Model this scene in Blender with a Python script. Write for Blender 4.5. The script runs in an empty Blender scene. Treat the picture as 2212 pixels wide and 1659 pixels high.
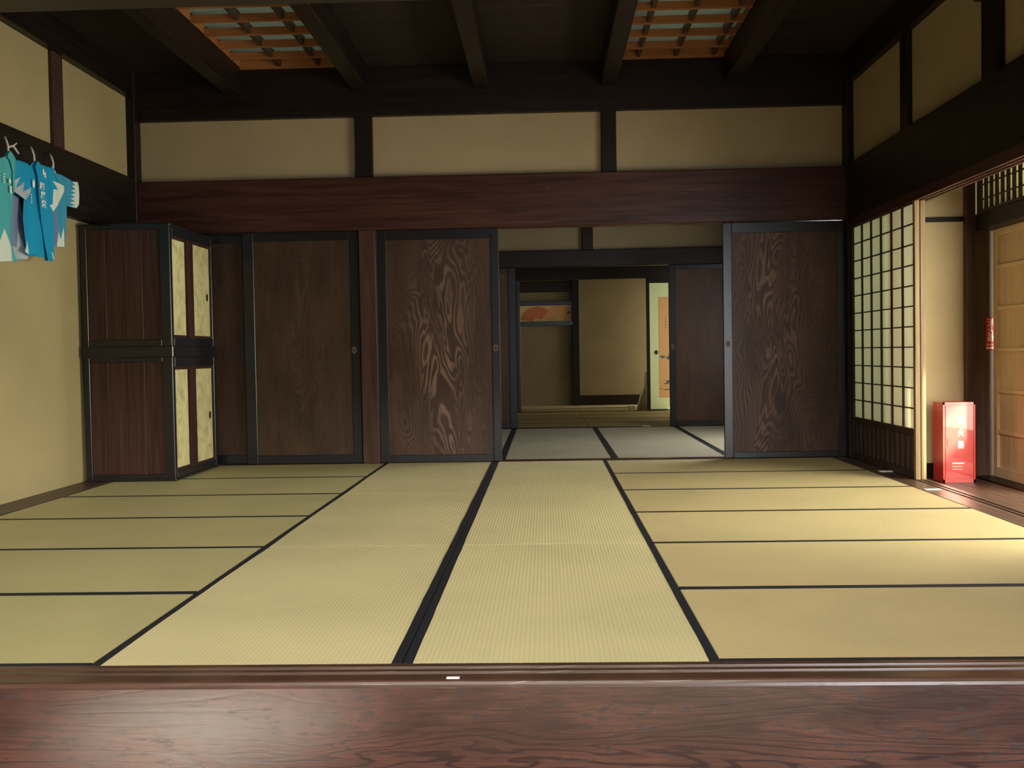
import bpy, bmesh, math, random
from mathutils import Vector, Matrix
from mathutils.geometry import delaunay_2d_cdt
random.seed(7)
S = bpy.context.scene
COL = S.collection
# ------------------------------------------------------------------ camera
def make_camera():
    f, yaw, pit, rol = 2202.51324, .0335200, .0295700, -.0171100
    c, s = math.cos(yaw), math.sin(yaw)
    r, fw, up = Vector((c, s, 0)), Vector((-s, c, 0)), Vector((0, 0, 1))
    cp, sp = math.cos(pit), math.sin(pit)
    fw2 = cp*fw - sp*up; up2 = cp*up + sp*fw
    cr, sr = math.cos(rol), math.sin(rol)
    r3 = cr*r + sr*up2; u3 = cr*up2 - sr*r
    cd = bpy.data.cameras.new('camera'); co = bpy.data.objects.new('camera', cd); COL.objects.link(co)
    cd.sensor_width = 36; cd.lens = f/2212*36; cd.clip_start = .05; cd.clip_end = 200
    m = Matrix((r3, u3, -fw2)).transposed().to_4x4(); m.translation = Vector((.42683, -2.88933, .88294))
    co.matrix_world = m; S.camera = co
make_camera()
# ------------------------------------------------------------------ world, sun, daylight, exposure
S.view_settings.view_transform = 'Standard'; S.view_settings.look = 'None'
S.view_settings.exposure = 0.0; S.view_settings.gamma = 1.0; S.view_settings.use_curve_mapping = False
S.cycles.max_bounces = 8; S.cycles.diffuse_bounces = 5; S.cycles.sample_clamp_indirect = 4.0
W = bpy.data.worlds.new('sky'); S.world = W; W.use_nodes = True
W.node_tree.nodes['Background'].inputs[0].default_value = (.62, .80, 1.0, 1)
W.node_tree.nodes['Background'].inputs[1].default_value = .45
def area(name, loc, d, sx, sy, power, col, spread=180):
    l = bpy.data.lights.new(name, 'AREA'); l.shape = 'RECTANGLE'; l.size = sx; l.size_y = sy
    l.energy = power; l.color = col; l.spread = math.radians(spread)
    o = bpy.data.objects.new(name, l); COL.objects.link(o); o.location = loc
    o.rotation_euler = Vector(d).to_track_quat('-Z', 'Y').to_euler(); return o
sun = bpy.data.lights.new('sun', 'SUN'); sun.energy = 40; sun.angle = math.radians(1.2); sun.color = (1, .93, .62)
so = bpy.data.objects.new('sun', sun); COL.objects.link(so); so.location = (8, -8, 8)
so.rotation_euler = Vector((-.5, 1.0, -.45)).to_track_quat('-Z', 'Y').to_euler()
# daylight through the outer openings of the veranda, the hall entrance and the far rooms; plus two added hall lamps
area('veranda_daylight', (4.3, 2.2, 1.05), (-1, .12, -.12), 2.6, 1.9, 300, (1.0, .96, .78))
area('garden_daylight_by_shoji', (3.75, 5.0, 1.2), (-1, 0, 0), .8, 1.9, 8, (.88, 1.0, .78))
area('hall_entrance_daylight', (3.4, -6.50, .95), (-.12, 1, .0), 1.5, 2.2, 200, (.92, .95, 1.0))
area('hall_floor_fill', (.2, -4.4, 3.3), (0, 1, -.50), 3.2, .9, 270, (1.0, .95, .86), 120)  # added fill lamp behind the camera, brightens the front mats
area('hall_floor_spot', (-.80, -1.05, 3.5), (0, 0, -1),   .40, .40, 1300, (1.0, .98, .90), 11)  # added narrow lamp; its floor pool is reflected in the front board
area('second_room_daylight', (3.3, 6.7, 1.3), (-1, -.1, -.25), 1.6, 1.3, 75, (.95, .97, .96), 170)
area('third_room_daylight', (3.2, 11.3, 1.1), (-1, .45, 0), 1.4, 1.7, 28, (1.0, 1.0, .78))
area('alcove_room_daylight', (3.2, 13.3, 1.0), (-1, .2, -.1), 1.0, 1.6, 36, (1.0, .90, .70))
# ------------------------------------------------------------------ materials
MATS = {}
class NT:
    def __init__(s, name, rough=.6, spec=.5):
        s.m = bpy.data.materials.new(name); s.m.use_nodes = True; s.t = s.m.node_tree
        s.b = s.t.nodes['Principled BSDF']; s.b.inputs['Roughness'].default_value = rough
        s.b.inputs['Specular IOR Level'].default_value = spec; MATS[name] = s.m
    def n(s, typ, **k):
        x = s.t.nodes.new(typ)
        for a, b in k.items(): setattr(x, a, b)
        return x
    def l(s, a, b): s.t.links.new(a, b)
    def coord(s, scale=(1, 1, 1), rnd=True, kind='Object'):
        tc = s.n('ShaderNodeTexCoord'); mp = s.n('ShaderNodeMapping'); mp.inputs['Scale'].default_value = scale
        if rnd:
            oi = s.n('ShaderNodeObjectInfo'); mu = s.n('ShaderNodeMath', operation='MULTIPLY'); mu.inputs[1].default_value = 37.0
            s.l(oi.outputs['Random'], mu.inputs[0]); ad = s.n('ShaderNodeVectorMath', operation='ADD')
            s.l(tc.outputs[kind], ad.inputs[0]); s.l(mu.outputs[0], ad.inputs[1]); s.l(ad.outputs[0], mp.inputs[0])
        else: s.l(tc.outputs[kind], mp.inputs[0])
        return mp.outputs[0]
    def noise(s, v, scale, detail=3, dist=0, rough=.5):
        x = s.n('ShaderNodeTexNoise'); x.inputs['Scale'].default_value = scale; x.inputs['Detail'].default_value = detail
        x.inputs['Distortion'].default_value = dist; x.inputs['Roughness'].default_value = rough; s.l(v, x.inputs['Vector'])
        return x.outputs['Fac']
    def math(s, op, a, b=None, c=None):
        x = s.n('ShaderNodeMath', operation=op)
        for i, q in enumerate((a, b, c)):
            if q is None: continue
            if isinstance(q, (int, float)): x.inputs[i].default_value = q
            else: s.l(q, x.inputs[i])
        return x.outputs[0]
    def ramp(s, v, stops):
        x = s.n('ShaderNodeValToRGB'); e = x.color_ramp.elements
        e[0].position, e[0].color = stops[0][0], (*stops[0][1], 1); e[1].position, e[1].color = stops[-1][0], (*stops[-1][1], 1)
        for p, c in stops[1:-1]: q = e.new(p); q.color = (*c, 1)
        s.l(v, x.inputs[0]); return x.outputs[0]
    def mix(s, f, a, b, mode='MIX'):
        x = s.n('ShaderNodeMix', data_type='RGBA', blend_type=mode)
        for i, q in ((0, f), (6, a), (7, b)):
            if isinstance(q, (int, float)): x.inputs[i].default_value = q
            elif isinstance(q, tuple): x.inputs[i].default_value = (*q, 1)
            else: s.l(q, x.inputs[i])
        return x.outputs[2]
    def color(s, c):
        if isinstance(c, tuple): s.b.inputs['Base Color'].default_value = (*c, 1)
        else: s.l(c, s.b.inputs['Base Color'])
    def bump(s, h, strength=.3, dist=.002):
        x = s.n('ShaderNodeBump'); x.inputs['Strength'].default_value = strength; x.inputs['Distance'].default_value = dist
        s.l(h, x.inputs['Height']); s.l(x.outputs[0], s.b.inputs['Normal'])
def wood(name, dark, light, axis, rough=.45, spec=.28, fine=1.0, bump=.25):
    """grain stretched along axis (0 x, 1 y, 2 z)"""
    t = NT(name, rough, spec); sc = [9.0*fine]*3; sc[axis] = .55*fine
    v = t.coord(tuple(sc)); a = t.noise(v, 2.2, 5, .8, .6)
    sc2 = [60.0*fine]*3; sc2[axis] = 1.4*fine
    b = t.noise(t.coord(tuple(sc2)), 1.6, 3)
    f = t.math('ADD', t.math('MULTIPLY', a, .7), t.math('MULTIPLY', b, .35))
    c = t.ramp(f, [(.30, dark), (.52, tuple((p+q)/2 for p, q in zip(dark, light))), (.72, light)])
    t.color(c); t.bump(f, bump, .002)
    t.l(t.math('ADD', t.math('MULTIPLY', a, .25), rough-.12), t.b.inputs['Roughness'])
    return t.m
def plain(name, c, rough=.6, spec=.5, metal=0):
    t = NT(name, rough, spec); t.color(c); t.b.inputs['Metallic'].default_value = metal
    return t.m
def plaster(name, c, stain=.12):
    t = NT(name, .95, .15); v = t.coord((1, 1, 1), False)
    a = t.noise(v, 1.6, 4, .3); b = t.noise(v, 160, 3, 0, .7)
    f = t.math('ADD', t.math('MULTIPLY', a, .6), t.math('MULTIPLY', b, .4))
    t.color(t.ramp(f, [(.3, tuple(x*(1-stain) for x in c)), (.65, tuple(x*(1+stain*.6) for x in c))])); t.bump(b, .35, .0012)
    return t.m
def figured(name, dark, light, strength, seed, cx=0, cz=0):
    """burl-figured board: contour lines of a height field (object coordinates: x across, z up)"""
    t = NT(name, .42, .28); tc = t.n('ShaderNodeTexCoord'); sp = t.n('ShaderNodeSeparateXYZ'); t.l(tc.outputs['Object'], sp.inputs[0])
    x = t.math('ADD', sp.outputs[0], -cx); z = t.math('ADD', sp.outputs[2], -cz)
    cb = t.n('ShaderNodeCombineXYZ'); t.l(t.math('MULTIPLY', x, 2.4), cb.inputs[0]); cb.inputs[1].default_value = seed; t.l(t.math('MULTIPLY', z, .72), cb.inputs[2])
    n1 = t.noise(cb.outputs[0], 1.55, 2.6, .85, .42)
    g = t.math('EXPONENT', t.math('MULTIPLY', t.math('ADD', t.math('MULTIPLY', t.math('MULTIPLY', x, x), 24), t.math('MULTIPLY', t.math('MULTIPLY', z, z), 1.1)), -1))
    inv = t.math('SUBTRACT', 1.0, g)
    fld = t.math('ADD', t.math('MULTIPLY', n1, 21), t.math('MULTIPLY', t.math('MULTIPLY', t.math('ABSOLUTE', x), 22), inv))
    pp = t.math('PINGPONG', fld, .5)
    line = t.ramp(pp, [(.0, (0, 0, 0)), (.22, (.08, .08, .08)), (.42, (1, 1, 1)), (.5, (.45, .45, .45))])
    patch = t.ramp(t.noise(cb.outputs[0], 2.3, 2), [(.38, (.22, .22, .22)), (.56, (1, 1, 1))])
    amp = t.math('MULTIPLY', t.math('ADD', t.math('MULTIPLY', g, .92), .08), strength)
    amp = t.math('MULTIPLY', amp, patch)
    fine = t.noise(t.coord((70, 1, 1.2)), 1.5, 3)
    base = t.ramp(t.math('ADD', t.math('MULTIPLY', t.noise(cb.outputs[0], 3.4, 3), .55), t.math('MULTIPLY', fine, .45)), [(.32, dark), (.68, (dark[0]*2.5, dark[1]*2.4, dark[2]*2.2))])
    c = t.mix(t.math('MULTIPLY', line, amp), base, light); t.color(c); t.bump(pp, .10, .003)
    return t.m
def tatami_mat(name, c, across):
    t = NT(name, .62, .35); tc = t.n('ShaderNodeTexCoord'); sp = t.n('ShaderNodeSeparateXYZ'); t.l(tc.outputs['Object'], sp.inputs[0])
    u = sp.outputs[across]; rib = t.math('SINE', t.math('MULTIPLY', u, 2*math.pi/.0148))
    w = t.math('SINE', t.math('MULTIPLY', sp.outputs[1-across], 2*math.pi/.0105))
    sc = [220.0, 220.0, 1]; sc[1-across] = 400; sc[across] = 14
    straw = t.noise(t.coord(tuple(sc)), 1.0, 2); big = t.noise(t.coord((1, 1, 1)), 1.7, 3, .3)
    f = t.math('ADD', t.math('ADD', t.math('MULTIPLY', rib, .055), .5), t.math('ADD', t.math('MULTIPLY', t.math('SUBTRACT', straw, .5), .35), t.math('MULTIPLY', t.math('SUBTRACT', big, .5), .5)))
    f = t.math('ADD', f, t.math('MULTIPLY', w, .03))
    t.color(t.ramp(f, [(.25, tuple(x*.80 for x in c)), (.5, c), (.75, (min(1, c[0]*1.15), min(1, c[1]*1.13), min(1, c[2]*1.12)))]))
    t.bump(t.math('ADD', rib, t.math('MULTIPLY', w, .4)), .22, .0012)
    return t.m
DK = (.005, .003, .0022); LT = (.018, .0095, .0065)
wood('beam_wood_x', DK, LT, 0); wood('beam_wood_y', DK, LT, 1); wood('post_wood', DK, LT, 2)
wood('kamoi_wood', (.012, .0045, .0035), (.085, .031, .021), 0, .36)
wood('sill_dark_y', (.03, .017, .012), (.10, .06, .042), 1, .4)
wood('post_brown', (.03, .013, .010), (.085, .042, .032), 2, .4)
wood('ceiling_wood', (.008, .005, .0035), (.028, .016, .011), 0, .75, .3)
wood('cab_wood', (.017, .0075, .0055), (.078, .034, .024), 2, .38)
wood('pale_wood_z', (.58, .38, .20), (.75, .54, .32), 2, .6)
wood('pale_wood_y', (.62, .43, .23), (.80, .60, .37), 1, .6)
wood('lattice_wood', (.22, .075, .022), (.40, .16, .055), 0, .55)
wood('corridor_wood', (.05, .028, .02), (.14, .085, .06), 1, .35)
wood('shoji_stile', (.12, .08, .045), (.38, .26, .13), 2, .5)
wood('shoji_bar', (.02, .012, .008), (.07, .04, .026), 2, .5)
wood('outer_wood', (.045, .028, .019), (.13, .08, .052), 2, .6)
plain('black_lacquer', (.0085, .0085, .011), .30, .6)
plain('cloth_border', (.012, .013, .017), .6, .35)
plain('black_iron', (.01, .009, .008), .45)
plain('brass', (.16, .11, .07), .5, .5, .3)
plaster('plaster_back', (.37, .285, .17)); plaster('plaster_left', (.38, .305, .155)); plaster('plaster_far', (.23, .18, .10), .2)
plaster('plaster_veranda', (.60, .47, .28)); plaster('earth_floor', (.20, .18, .155), .2); plaster('hall_plaster', (.25, .2, .14))
figured('figure_left', (.028, .0145, .0095), (.25, .155, .115), 1.0, 3.1, .0, -.12)
figured('figure_right', (.034, .0155, .010), (.34, .21, .15), 1.0, 8.4, -.12, -.02)
figured('figure_plain', (.028, .0155, .0095), (.10, .06, .038), .6, 14.2, .0, -.1)
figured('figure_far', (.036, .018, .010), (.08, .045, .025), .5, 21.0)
tatami_mat('straw_centre', (.58, .505, .27), 0)
tatami_mat('straw_left', (.46, .405, .195), 1)
tatami_mat('straw_right', (.49, .395, .20), 1)
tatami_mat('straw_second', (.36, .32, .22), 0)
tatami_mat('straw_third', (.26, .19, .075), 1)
def front_board():
    t = NT('front_board_wood', .34, .55); v = t.coord((.55, 1, 4.2), False)
    tc = t.n('ShaderNodeTexCoord'); sp = t.n('ShaderNodeSeparateXYZ'); t.l(tc.outputs['Object'], sp.inputs[0])
    n = t.noise(v, 1.5, 3.5, .9, .5)
    fld = t.math('ADD', t.math('MULTIPLY', n, 11), t.math('MULTIPLY', sp.outputs[2], 34))
    pp = t.math('PINGPONG', fld, .5)
    line = t.ramp(pp, [(.0, (0, 0, 0)), (.27, (0, 0, 0)), (.43, (1, 1, 1)), (.5, (1, 1, 1))])
    low = t.ramp(sp.outputs[2], [(-.16+.0, (0, 0, 0)), (0, (0, 0, 0))])
    # figure grows stronger toward the bottom of the board
    k = t.math('MULTIPLY', t.math('SUBTRACT', -.06, sp.outputs[2]), 6.5); k = t.math('MINIMUM', t.math('MAXIMUM', k, .22), 1.0)
    bl = t.noise(t.coord((2.2, 1, 7), False), 1.3, 5, .5, .6)
    base = t.ramp(bl, [(.30, (.012, .005, .004)), (.48, (.042, .016, .012)), (.72, (.12, .046, .032))])
    base = t.mix(t.math('MULTIPLY', k, .45), base, (.15, .058, .040))
    top = t.math('MINIMUM', t.math('MAXIMUM', t.math('MULTIPLY', t.math('ADD', sp.outputs[2], .022), 90), 0), 1)  # top surface coloured lighter for the light falling on it
    base = t.mix(top, base, (.085, .042, .026)); off = t.math('SUBTRACT', 1.0, top)
    fine = t.noise(t.coord((5, 1, 260), False), 1.0, 3)
    base = t.mix(.55, base, t.ramp(fine, [(.35, (.3, .3, .3)), (.65, (1, 1, 1))]), 'MULTIPLY')
    c = t.mix(t.math('MULTIPLY', t.math('MULTIPLY', t.math('MULTIPLY', line, k), off), .9), base, (.022, .008, .008))
    sp1 = t.math('ADD', t.noise(t.coord((14, 1, 52), False), 1.4, 4, .5, .65), t.math('MULTIPLY', t.math('SUBTRACT', bl, .5), .30))
    spots = t.ramp(sp1, [(.575, (0, 0, 0)), (.62, (1, 1, 1))]); spots = t.math('MULTIPLY', spots, off)
    c = t.mix(t.math('MULTIPLY', spots, .8), c, (.022, .016, .015))
    t.color(c); t.bump(t.math('ADD', t.math('MULTIPLY', line, -.6), t.math('MULTIPLY', fine, .3)), .12, .002)
    t.l(t.math('ADD', t.math('MULTIPLY', spots, .2), .30), t.b.inputs['Roughness']); t.b.inputs['Coat Weight'].default_value = .35; t.b.inputs['Coat Roughness'].default_value = .28
front_board()
def paper(name, c, tr=.5):
    t = NT(name, .9, .1); t.color(c); tl = t.n('ShaderNodeBsdfTranslucent'); tl.inputs[0].default_value = (*c, 1)
    mx = t.n('ShaderNodeMixShader'); mx.inputs[0].default_value = tr
    t.l(t.b.outputs[0], mx.inputs[1]); t.l(tl.outputs[0], mx.inputs[2]); t.l(mx.outputs[0], t.t.nodes['Material Output'].inputs[0])
paper('shoji_paper', (.86, .85, .72), .62); paper('frosted_pane', (.62, .66, .58), .8); paper('transom_glass', (.62, .60, .42), .7)
def gold_paper():
    t = NT('cabinet_paper', .8, .2); v = t.coord((1, 1, 1)); a = t.noise(v, 9, 5, .6, .6)
    t.color(t.ramp(a, [(.3, (.42, .36, .17)), (.5, (.62, .56, .28)), (.7, (.72, .67, .38))]))
gold_paper()
plain('white_cloth', (.62, .68, .60), .85, .1); plain('print_white', (.8, .82, .76), .7)
def cloth(name, c, c2, zc, sharp):
    t = NT(name, .85, .15); tc = t.n('ShaderNodeTexCoord'); sp = t.n('ShaderNodeSeparateXYZ'); t.l(tc.outputs['Object'], sp.inputs[0])
    wv = t.noise(t.coord((1, 300, 300), False), 1, 1)
    t.color(t.mix(t.math('MULTIPLY', wv, .35), c, c2))
cloth('cloth_teal', (.07, .36, .38), (.10, .45, .45), 0, 1); cloth('cloth_blue', (.01, .26, .47), (.025, .36, .58), 0, 1)
cloth('cloth_light_blue', (.045, .27, .42), (.07, .34, .48), 0, 1); cloth('cloth_violet', (.16, .20, .34), (.20, .24, .38), 0, 1)
cloth('cloth_lining', (.38, .42, .46), (.45, .48, .50), 0, 1)
plain('string_white', (.6, .58, .5), .9, .1)
t = NT('red_enamel', .30, .5); t.color((.60, .026, .020)); t.b.inputs['Coat Weight'].default_value = .4
plain('sign_red', (.45, .02, .025), .5); plain('slot_dark', (.08, .004, .005), .6)
plain('fusuma_paper', (.62, .66, .40), .85, .1); plain('fusuma_gold', (.66, .52, .24), .85, .1)
plain('picture_orange', (.62, .34, .16), .85, .1); plain('picture_ink', (.12, .13, .13), .85, .1)
plain('fan_red', (.60, .19, .09), .85, .1); plain('fan_orange', (.68, .34, .15), .85, .1); plain('white_matte', (.82, .82, .78), .6)
t = NT('window_glass', .05, .5); t.b.inputs['Transmission Weight'].default_value = 1.0; t.b.inputs['IOR'].default_value = 1.1; t.color((.9, .95, .88))
t = NT('leaf_green', .6, .3); t.color(t.ramp(t.noise(t.coord((1, 1, 1)), 7, 3), [(.3, (.03, .08, .012)), (.7, (.22, .32, .05))]))
plaster('garden_soil', (.30, .28, .20), .2)
# ------------------------------------------------------------------ object helpers
WL = {}
def link(o, wloc, parent=None):
    COL.objects.link(o); pw = Vector((0, 0, 0))
    if parent is not None: o.parent = parent; pw = WL[parent.name]
    o.location = Vector(wloc) - pw; WL[o.name] = Vector(wloc); return o
def from_bm(name, bm, mat, wloc, parent=None, smooth=False):
    """bm holds world coordinates; moved so that the origin is wloc"""
    wloc = Vector(wloc)
    bmesh.ops.translate(bm, verts=bm.verts, vec=-wloc); bmesh.ops.recalc_face_normals(bm, faces=bm.faces)
    me = bpy.data.meshes.new(name); bm.to_mesh(me); bm.free()
    for m in (mat if isinstance(mat, (list, tuple)) else [mat]): me.materials.append(MATS[m])
    if smooth:
        for p in me.polygons: p.use_smooth = True
    return link(bpy.data.objects.new(name, me), wloc, parent)
def addbox(bm, x0, x1, y0, y1, z0, z1, bev=0):
    r = bmesh.ops.create_cube(bm, size=1)
    bmesh.ops.scale(bm, vec=(x1-x0, y1-y0, z1-z0), verts=r['verts'])
    bmesh.ops.translate(bm, vec=((x0+x1)/2, (y0+y1)/2, (z0+z1)/2), verts=r['verts'])
    if bev:
        vs = set(r['verts']); es = [e for e in bm.edges if e.verts[0] in vs and e.verts[1] in vs]
        bmesh.ops.bevel(bm, geom=es, offset=bev, segments=1, affect='EDGES')
def box(name, x0, x1, y0, y1, z0, z1, mat, parent=None, bev=.0, kind=None, origin=None):
    bm = bmesh.new(); addbox(bm, x0, x1, y0, y1, z0, z1, bev)
    o = from_bm(name, bm, mat, origin or ((x0+x1)/2, (y0+y1)/2, (z0+z1)/2), parent)
    if kind: o['kind'] = kind
    return o
def boxes(name, L, mat, parent=None, kind=None, origin=None):
    bm = bmesh.new()
    for b in L: addbox(bm, *b)
    c = origin or ((L[0][0]+L[0][1])/2, (L[0][2]+L[0][3])/2, (L[0][4]+L[0][5])/2)
    o = from_bm(name, bm, mat, c, parent)
    if kind: o['kind'] = kind
    return o
def struct(name, *a, **k):
    o = box(name, *a, **k); o['kind'] = 'structure'; return o
TN = [0]
def trim(*a, bev=.006, **k):
    TN[0] += 1; o = box('trim_%d' % TN[0], *a, bev=bev, **k); o['kind'] = 'structure'; return o
def empty(name, loc, label=None, cat=None, group=None, kind=None):
    o = bpy.data.objects.new(name, None); o.empty_display_size = .1; link(o, loc)
    if label: o['label'] = label; o['category'] = cat
    if group: o['group'] = group
    if kind: o['kind'] = kind
    return o
def tag(o, label, cat, group=None):
    o['label'] = label; o['category'] = cat
    if group: o['group'] = group
    return o
def prism(name, pts, axis, d0, d1, mat, parent=None, origin=None, bev=0):
    """pts 2D polygon in the plane normal to axis, extruded d0..d1"""
    bm = bmesh.new()
    def P(p, d): return {0: (d, p[0], p[1]), 1: (p[0], d, p[1]), 2: (p[0], p[1], d)}[axis]
    a = [bm.verts.new(P(p, d0)) for p in pts]; b = [bm.verts.new(P(p, d1)) for p in pts]
    n = len(pts); bm.faces.new(a); bm.faces.new(b[::-1])
    for i in range(n): bm.faces.new((a[i], a[(i+1) % n], b[(i+1) % n], b[i]))
    c = origin or P((sum(p[0] for p in pts)/n, sum(p[1] for p in pts)/n), (d0+d1)/2)
    return from_bm(name, bm, mat, c, parent)
def ellipse_prism(name, cx, cz, rx, rz, axis, d0, d1, mat, parent, n=20):
    return prism(name, [(cx+rx*math.cos(2*math.pi*i/n), cz+rz*math.sin(2*math.pi*i/n)) for i in range(n)], axis, d0, d1, mat, parent)
def tube(name, pts, r, mat, parent=None, n=6):
    bm = bmesh.new(); rings = []; pts = [Vector(p) for p in pts]
    for i, p in enumerate(pts):
        d = (pts[min(i+1, len(pts)-1)] - pts[max(i-1, 0)]).normalized()
        u = d.cross(Vector((1, .1, .2))).normalized(); w = d.cross(u)
        rings.append([bm.verts.new(p + r*(math.cos(2*math.pi*k/n)*u + math.sin(2*math.pi*k/n)*w)) for k in range(n)])
    for a, b in zip(rings, rings[1:]):
        for k in range(n): bm.faces.new((a[k], a[(k+1) % n], b[(k+1) % n], b[k]))
    bm.faces.new(rings[0]); bm.faces.new(rings[-1][::-1])
    return from_bm(name, bm, mat, pts[0], parent, True)
def text(name, s, size, pos, face, mat, parent, sx=1.0, ext=.0006, bold=.0):
    """s drawn centred at pos; face '-y' or '+x'"""
    cu = bpy.data.curves.new(name, 'FONT'); cu.body = s; cu.size = size; cu.align_x = 'CENTER'; cu.align_y = 'CENTER'; cu.extrude = ext; cu.offset = bold; cu.resolution_u = 3
    to = bpy.data.objects.new(name, cu); COL.objects.link(to); bpy.context.view_layer.update()
    me = bpy.data.meshes.new_from_object(to.evaluated_get(bpy.context.evaluated_depsgraph_get())); bpy.data.objects.remove(to)
    R = Matrix.Rotation(math.pi/2, 4, 'X')
    if face == '+x': R = Matrix.Rotation(math.pi/2, 4, 'Z') @ R
    me.transform(R @ Matrix.Diagonal((sx, 1, 1, 1))); me.materials.clear(); me.materials.append(MATS[mat]); me.name = name
    return link(bpy.data.objects.new(name, me), pos, parent)
# ------------------------------------------------------------------ main room shell
XL, XR, YB, ZC = -2.96, 2.87, 5.46, 3.24
struct('floor', -3.1, 2.96, -.15, 5.60, -.12, -.05, 'sill_dark_y')
struct('wall_back', XL, XR, 5.50, 5.54, 2.30, 2.90, 'plaster_back')
struct('wall_left', -3.04, -2.965, -.15, 5.5, 0, 3.1, 'plaster_left')
wr = struct('wall_right', 2.905, 2.945, -.15, 5.5, 2.32, 3.05, 'plaster_back')
struct('wall_right_near', 2.90, 2.95, -.15, 1.45, 0, 1.9, 'plaster_back')
lin = trim(XL, XR, 5.415, 5.57, 1.915, 2.342, 'kamoi_wood')                 # broad lintel of the back wall
for x in (.465, 1.44): prism('nail_cover', [(x-.022, 2.225), (x, 2.247), (x+.022, 2.225), (x, 2.203)], 1, 5.408, 5.416, 'post_brown', lin)
trim(XL, XR, 5.44, 5.57, 2.842, 3.30, 'beam_wood_x')                # top beam of the back wall
for x0, x1 in ((-1.105, -.962), (.905, 1.027)): trim(x0, x1, 5.455, 5.52, 2.342, 2.842, 'post_wood', bev=.004)
trim(-2.99, -2.895, 5.38, 5.52, 0, 3.24, 'post_wood'); trim(2.850, 2.95, 5.37, 5.52, 0, 3.24, 'post_wood')
trim(-1.088, -.950, 5.425, 5.58, 0, 1.915, 'post_brown')            # post between the doors
trim(XL, XR, 5.462, 5.60, -.06, .002, 'kamoi_wood', bev=.002)         # threshold
# left wall timbers
trim(-3.02, -2.90, -.15, 5.40, 1.905, 2.362, 'beam_wood_y'); trim(-3.02, -2.90, -.15, 5.40, 3.028, 3.30, 'beam_wood_y')
trim(-2.985, -2.935, 4.085, 4.235, 2.362, 3.028, 'post_brown', bev=.004); trim(-2.985, -2.935, 2.05, 2.2, 2.362, 3.028, 'post_brown', bev=.004)
trim(-2.965, -2.738, 0, 5.45, -.06, .003, 'sill_dark_y', bev=.003)
# right wall timbers
trim(2.855, 2.97, -.15, 5.37, 1.90, 2.352, 'beam_wood_y'); trim(2.855, 2.97, -.15, 5.37, 2.998, 3.30, 'beam_wood_y')
trim(2.875, 2.92, 4.07, 4.225, 2.352, 2.998, 'post_wood', bev=.004)
trim(2.855, 2.93, 2.69, 2.875, 2.352, 2.998, 'post_wood', bev=.004); trim(2.84, 2.93, 2.66, 2.95, 2.80, 2.998, 'post_wood', bev=.01)
TN[0] += 1
o = prism('trim_%d' % TN[0], [(2.862, 1.90), (2.862, 1.845), (2.885, 1.845), (2.885, 1.86), (2.905, 1.86), (2.905, 1.845), (2.925, 1.845), (2.925, 1.86), (2.945, 1.86), (2.945, 1.845), (2.968, 1.845), (2.968, 1.90)], 1, 1.45, 5.37, 'kamoi_wood'); o['kind'] = 'structure'
TN[0] += 1
gp = [(2.737, -.06), (2.737, 0), (2.868, 0), (2.868, -.006), (2.886, -.006), (2.886, 0), (2.908, 0), (2.908, -.006), (2.926, -.006), (2.926, 0), (2.962, 0), (2.962, -.09)]
o = prism('trim_%d' % TN[0], gp, 1, -.02, 5.37, 'corridor_wood'); o['kind'] = 'structure'
# front sill (raised entrance board) and front lintel
TN[0] += 1
prof = [(-.001, -.06), (-.001, 0), (-.028, 0), (-.030, -.007), (-.052, -.007), (-.054, 0), (-.074, 0), (-.076, -.007), (-.098, -.007), (-.100, 0), (-.148, 0), (-.155, -.003), (-.160, -.010), (-.162, -.018), (-.162, -.42), (-.06, -.42), (-.06, -.06)]
o = prism('trim_%d' % TN[0], prof, 0, -4.4, 4.4, 'front_board_wood', origin=(0, -.16, 0)); o['kind'] = 'structure'
struct('trim_front_lintel', -4.4, 4.4, -.14, -.02, 1.874, 2.35, 'beam_wood_x')
struct('wall_front', -4.4, 4.4, -.11, -.07, 2.35, 3.6, 'hall_plaster')
trim(-3.05, -2.90, -.16, -.01, 0, 3.24, 'post_wood'); trim(2.88, 3.03, -.16, -.01, 0, 3.24, 'post_wood')
# hall (earthen floor) the photograph is taken from
struct('floor_hall', -4.6, 4.6, -7.0, -.06, -.52, -.42, 'earth_floor')
struct('wall_hall_left', -4.5, -4.4, -6.9, 0, -.42, 3.6, 'hall_plaster'); struct('wall_hall_right', 4.4, 4.5, -6.9, 0, -.42, 3.6, 'hall_plaster')
struct('ceiling_hall', -4.5, 4.5, -6.9, -.07, 3.6, 3.7, 'ceiling_wood')
boxes('wall_hall_back', [(-4.5, -2.5, -6.75, -6.65, -.42, 3.6), (4.2, 4.5, -6.75, -6.65, -.42, 3.6), (-2.5, 2.6, -6.75, -6.65, -.42, 3.6), (2.6, 4.2, -6.75, -6.65, 2.15, 3.6)], 'hall_plaster', kind='structure')
for x0, x1 in ((-4.4, -3.04), (2.97, 4.4)): struct('wall_front_side', x0, x1, -.12, -.07, -.0, 2.0, 'hall_plaster')
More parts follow.
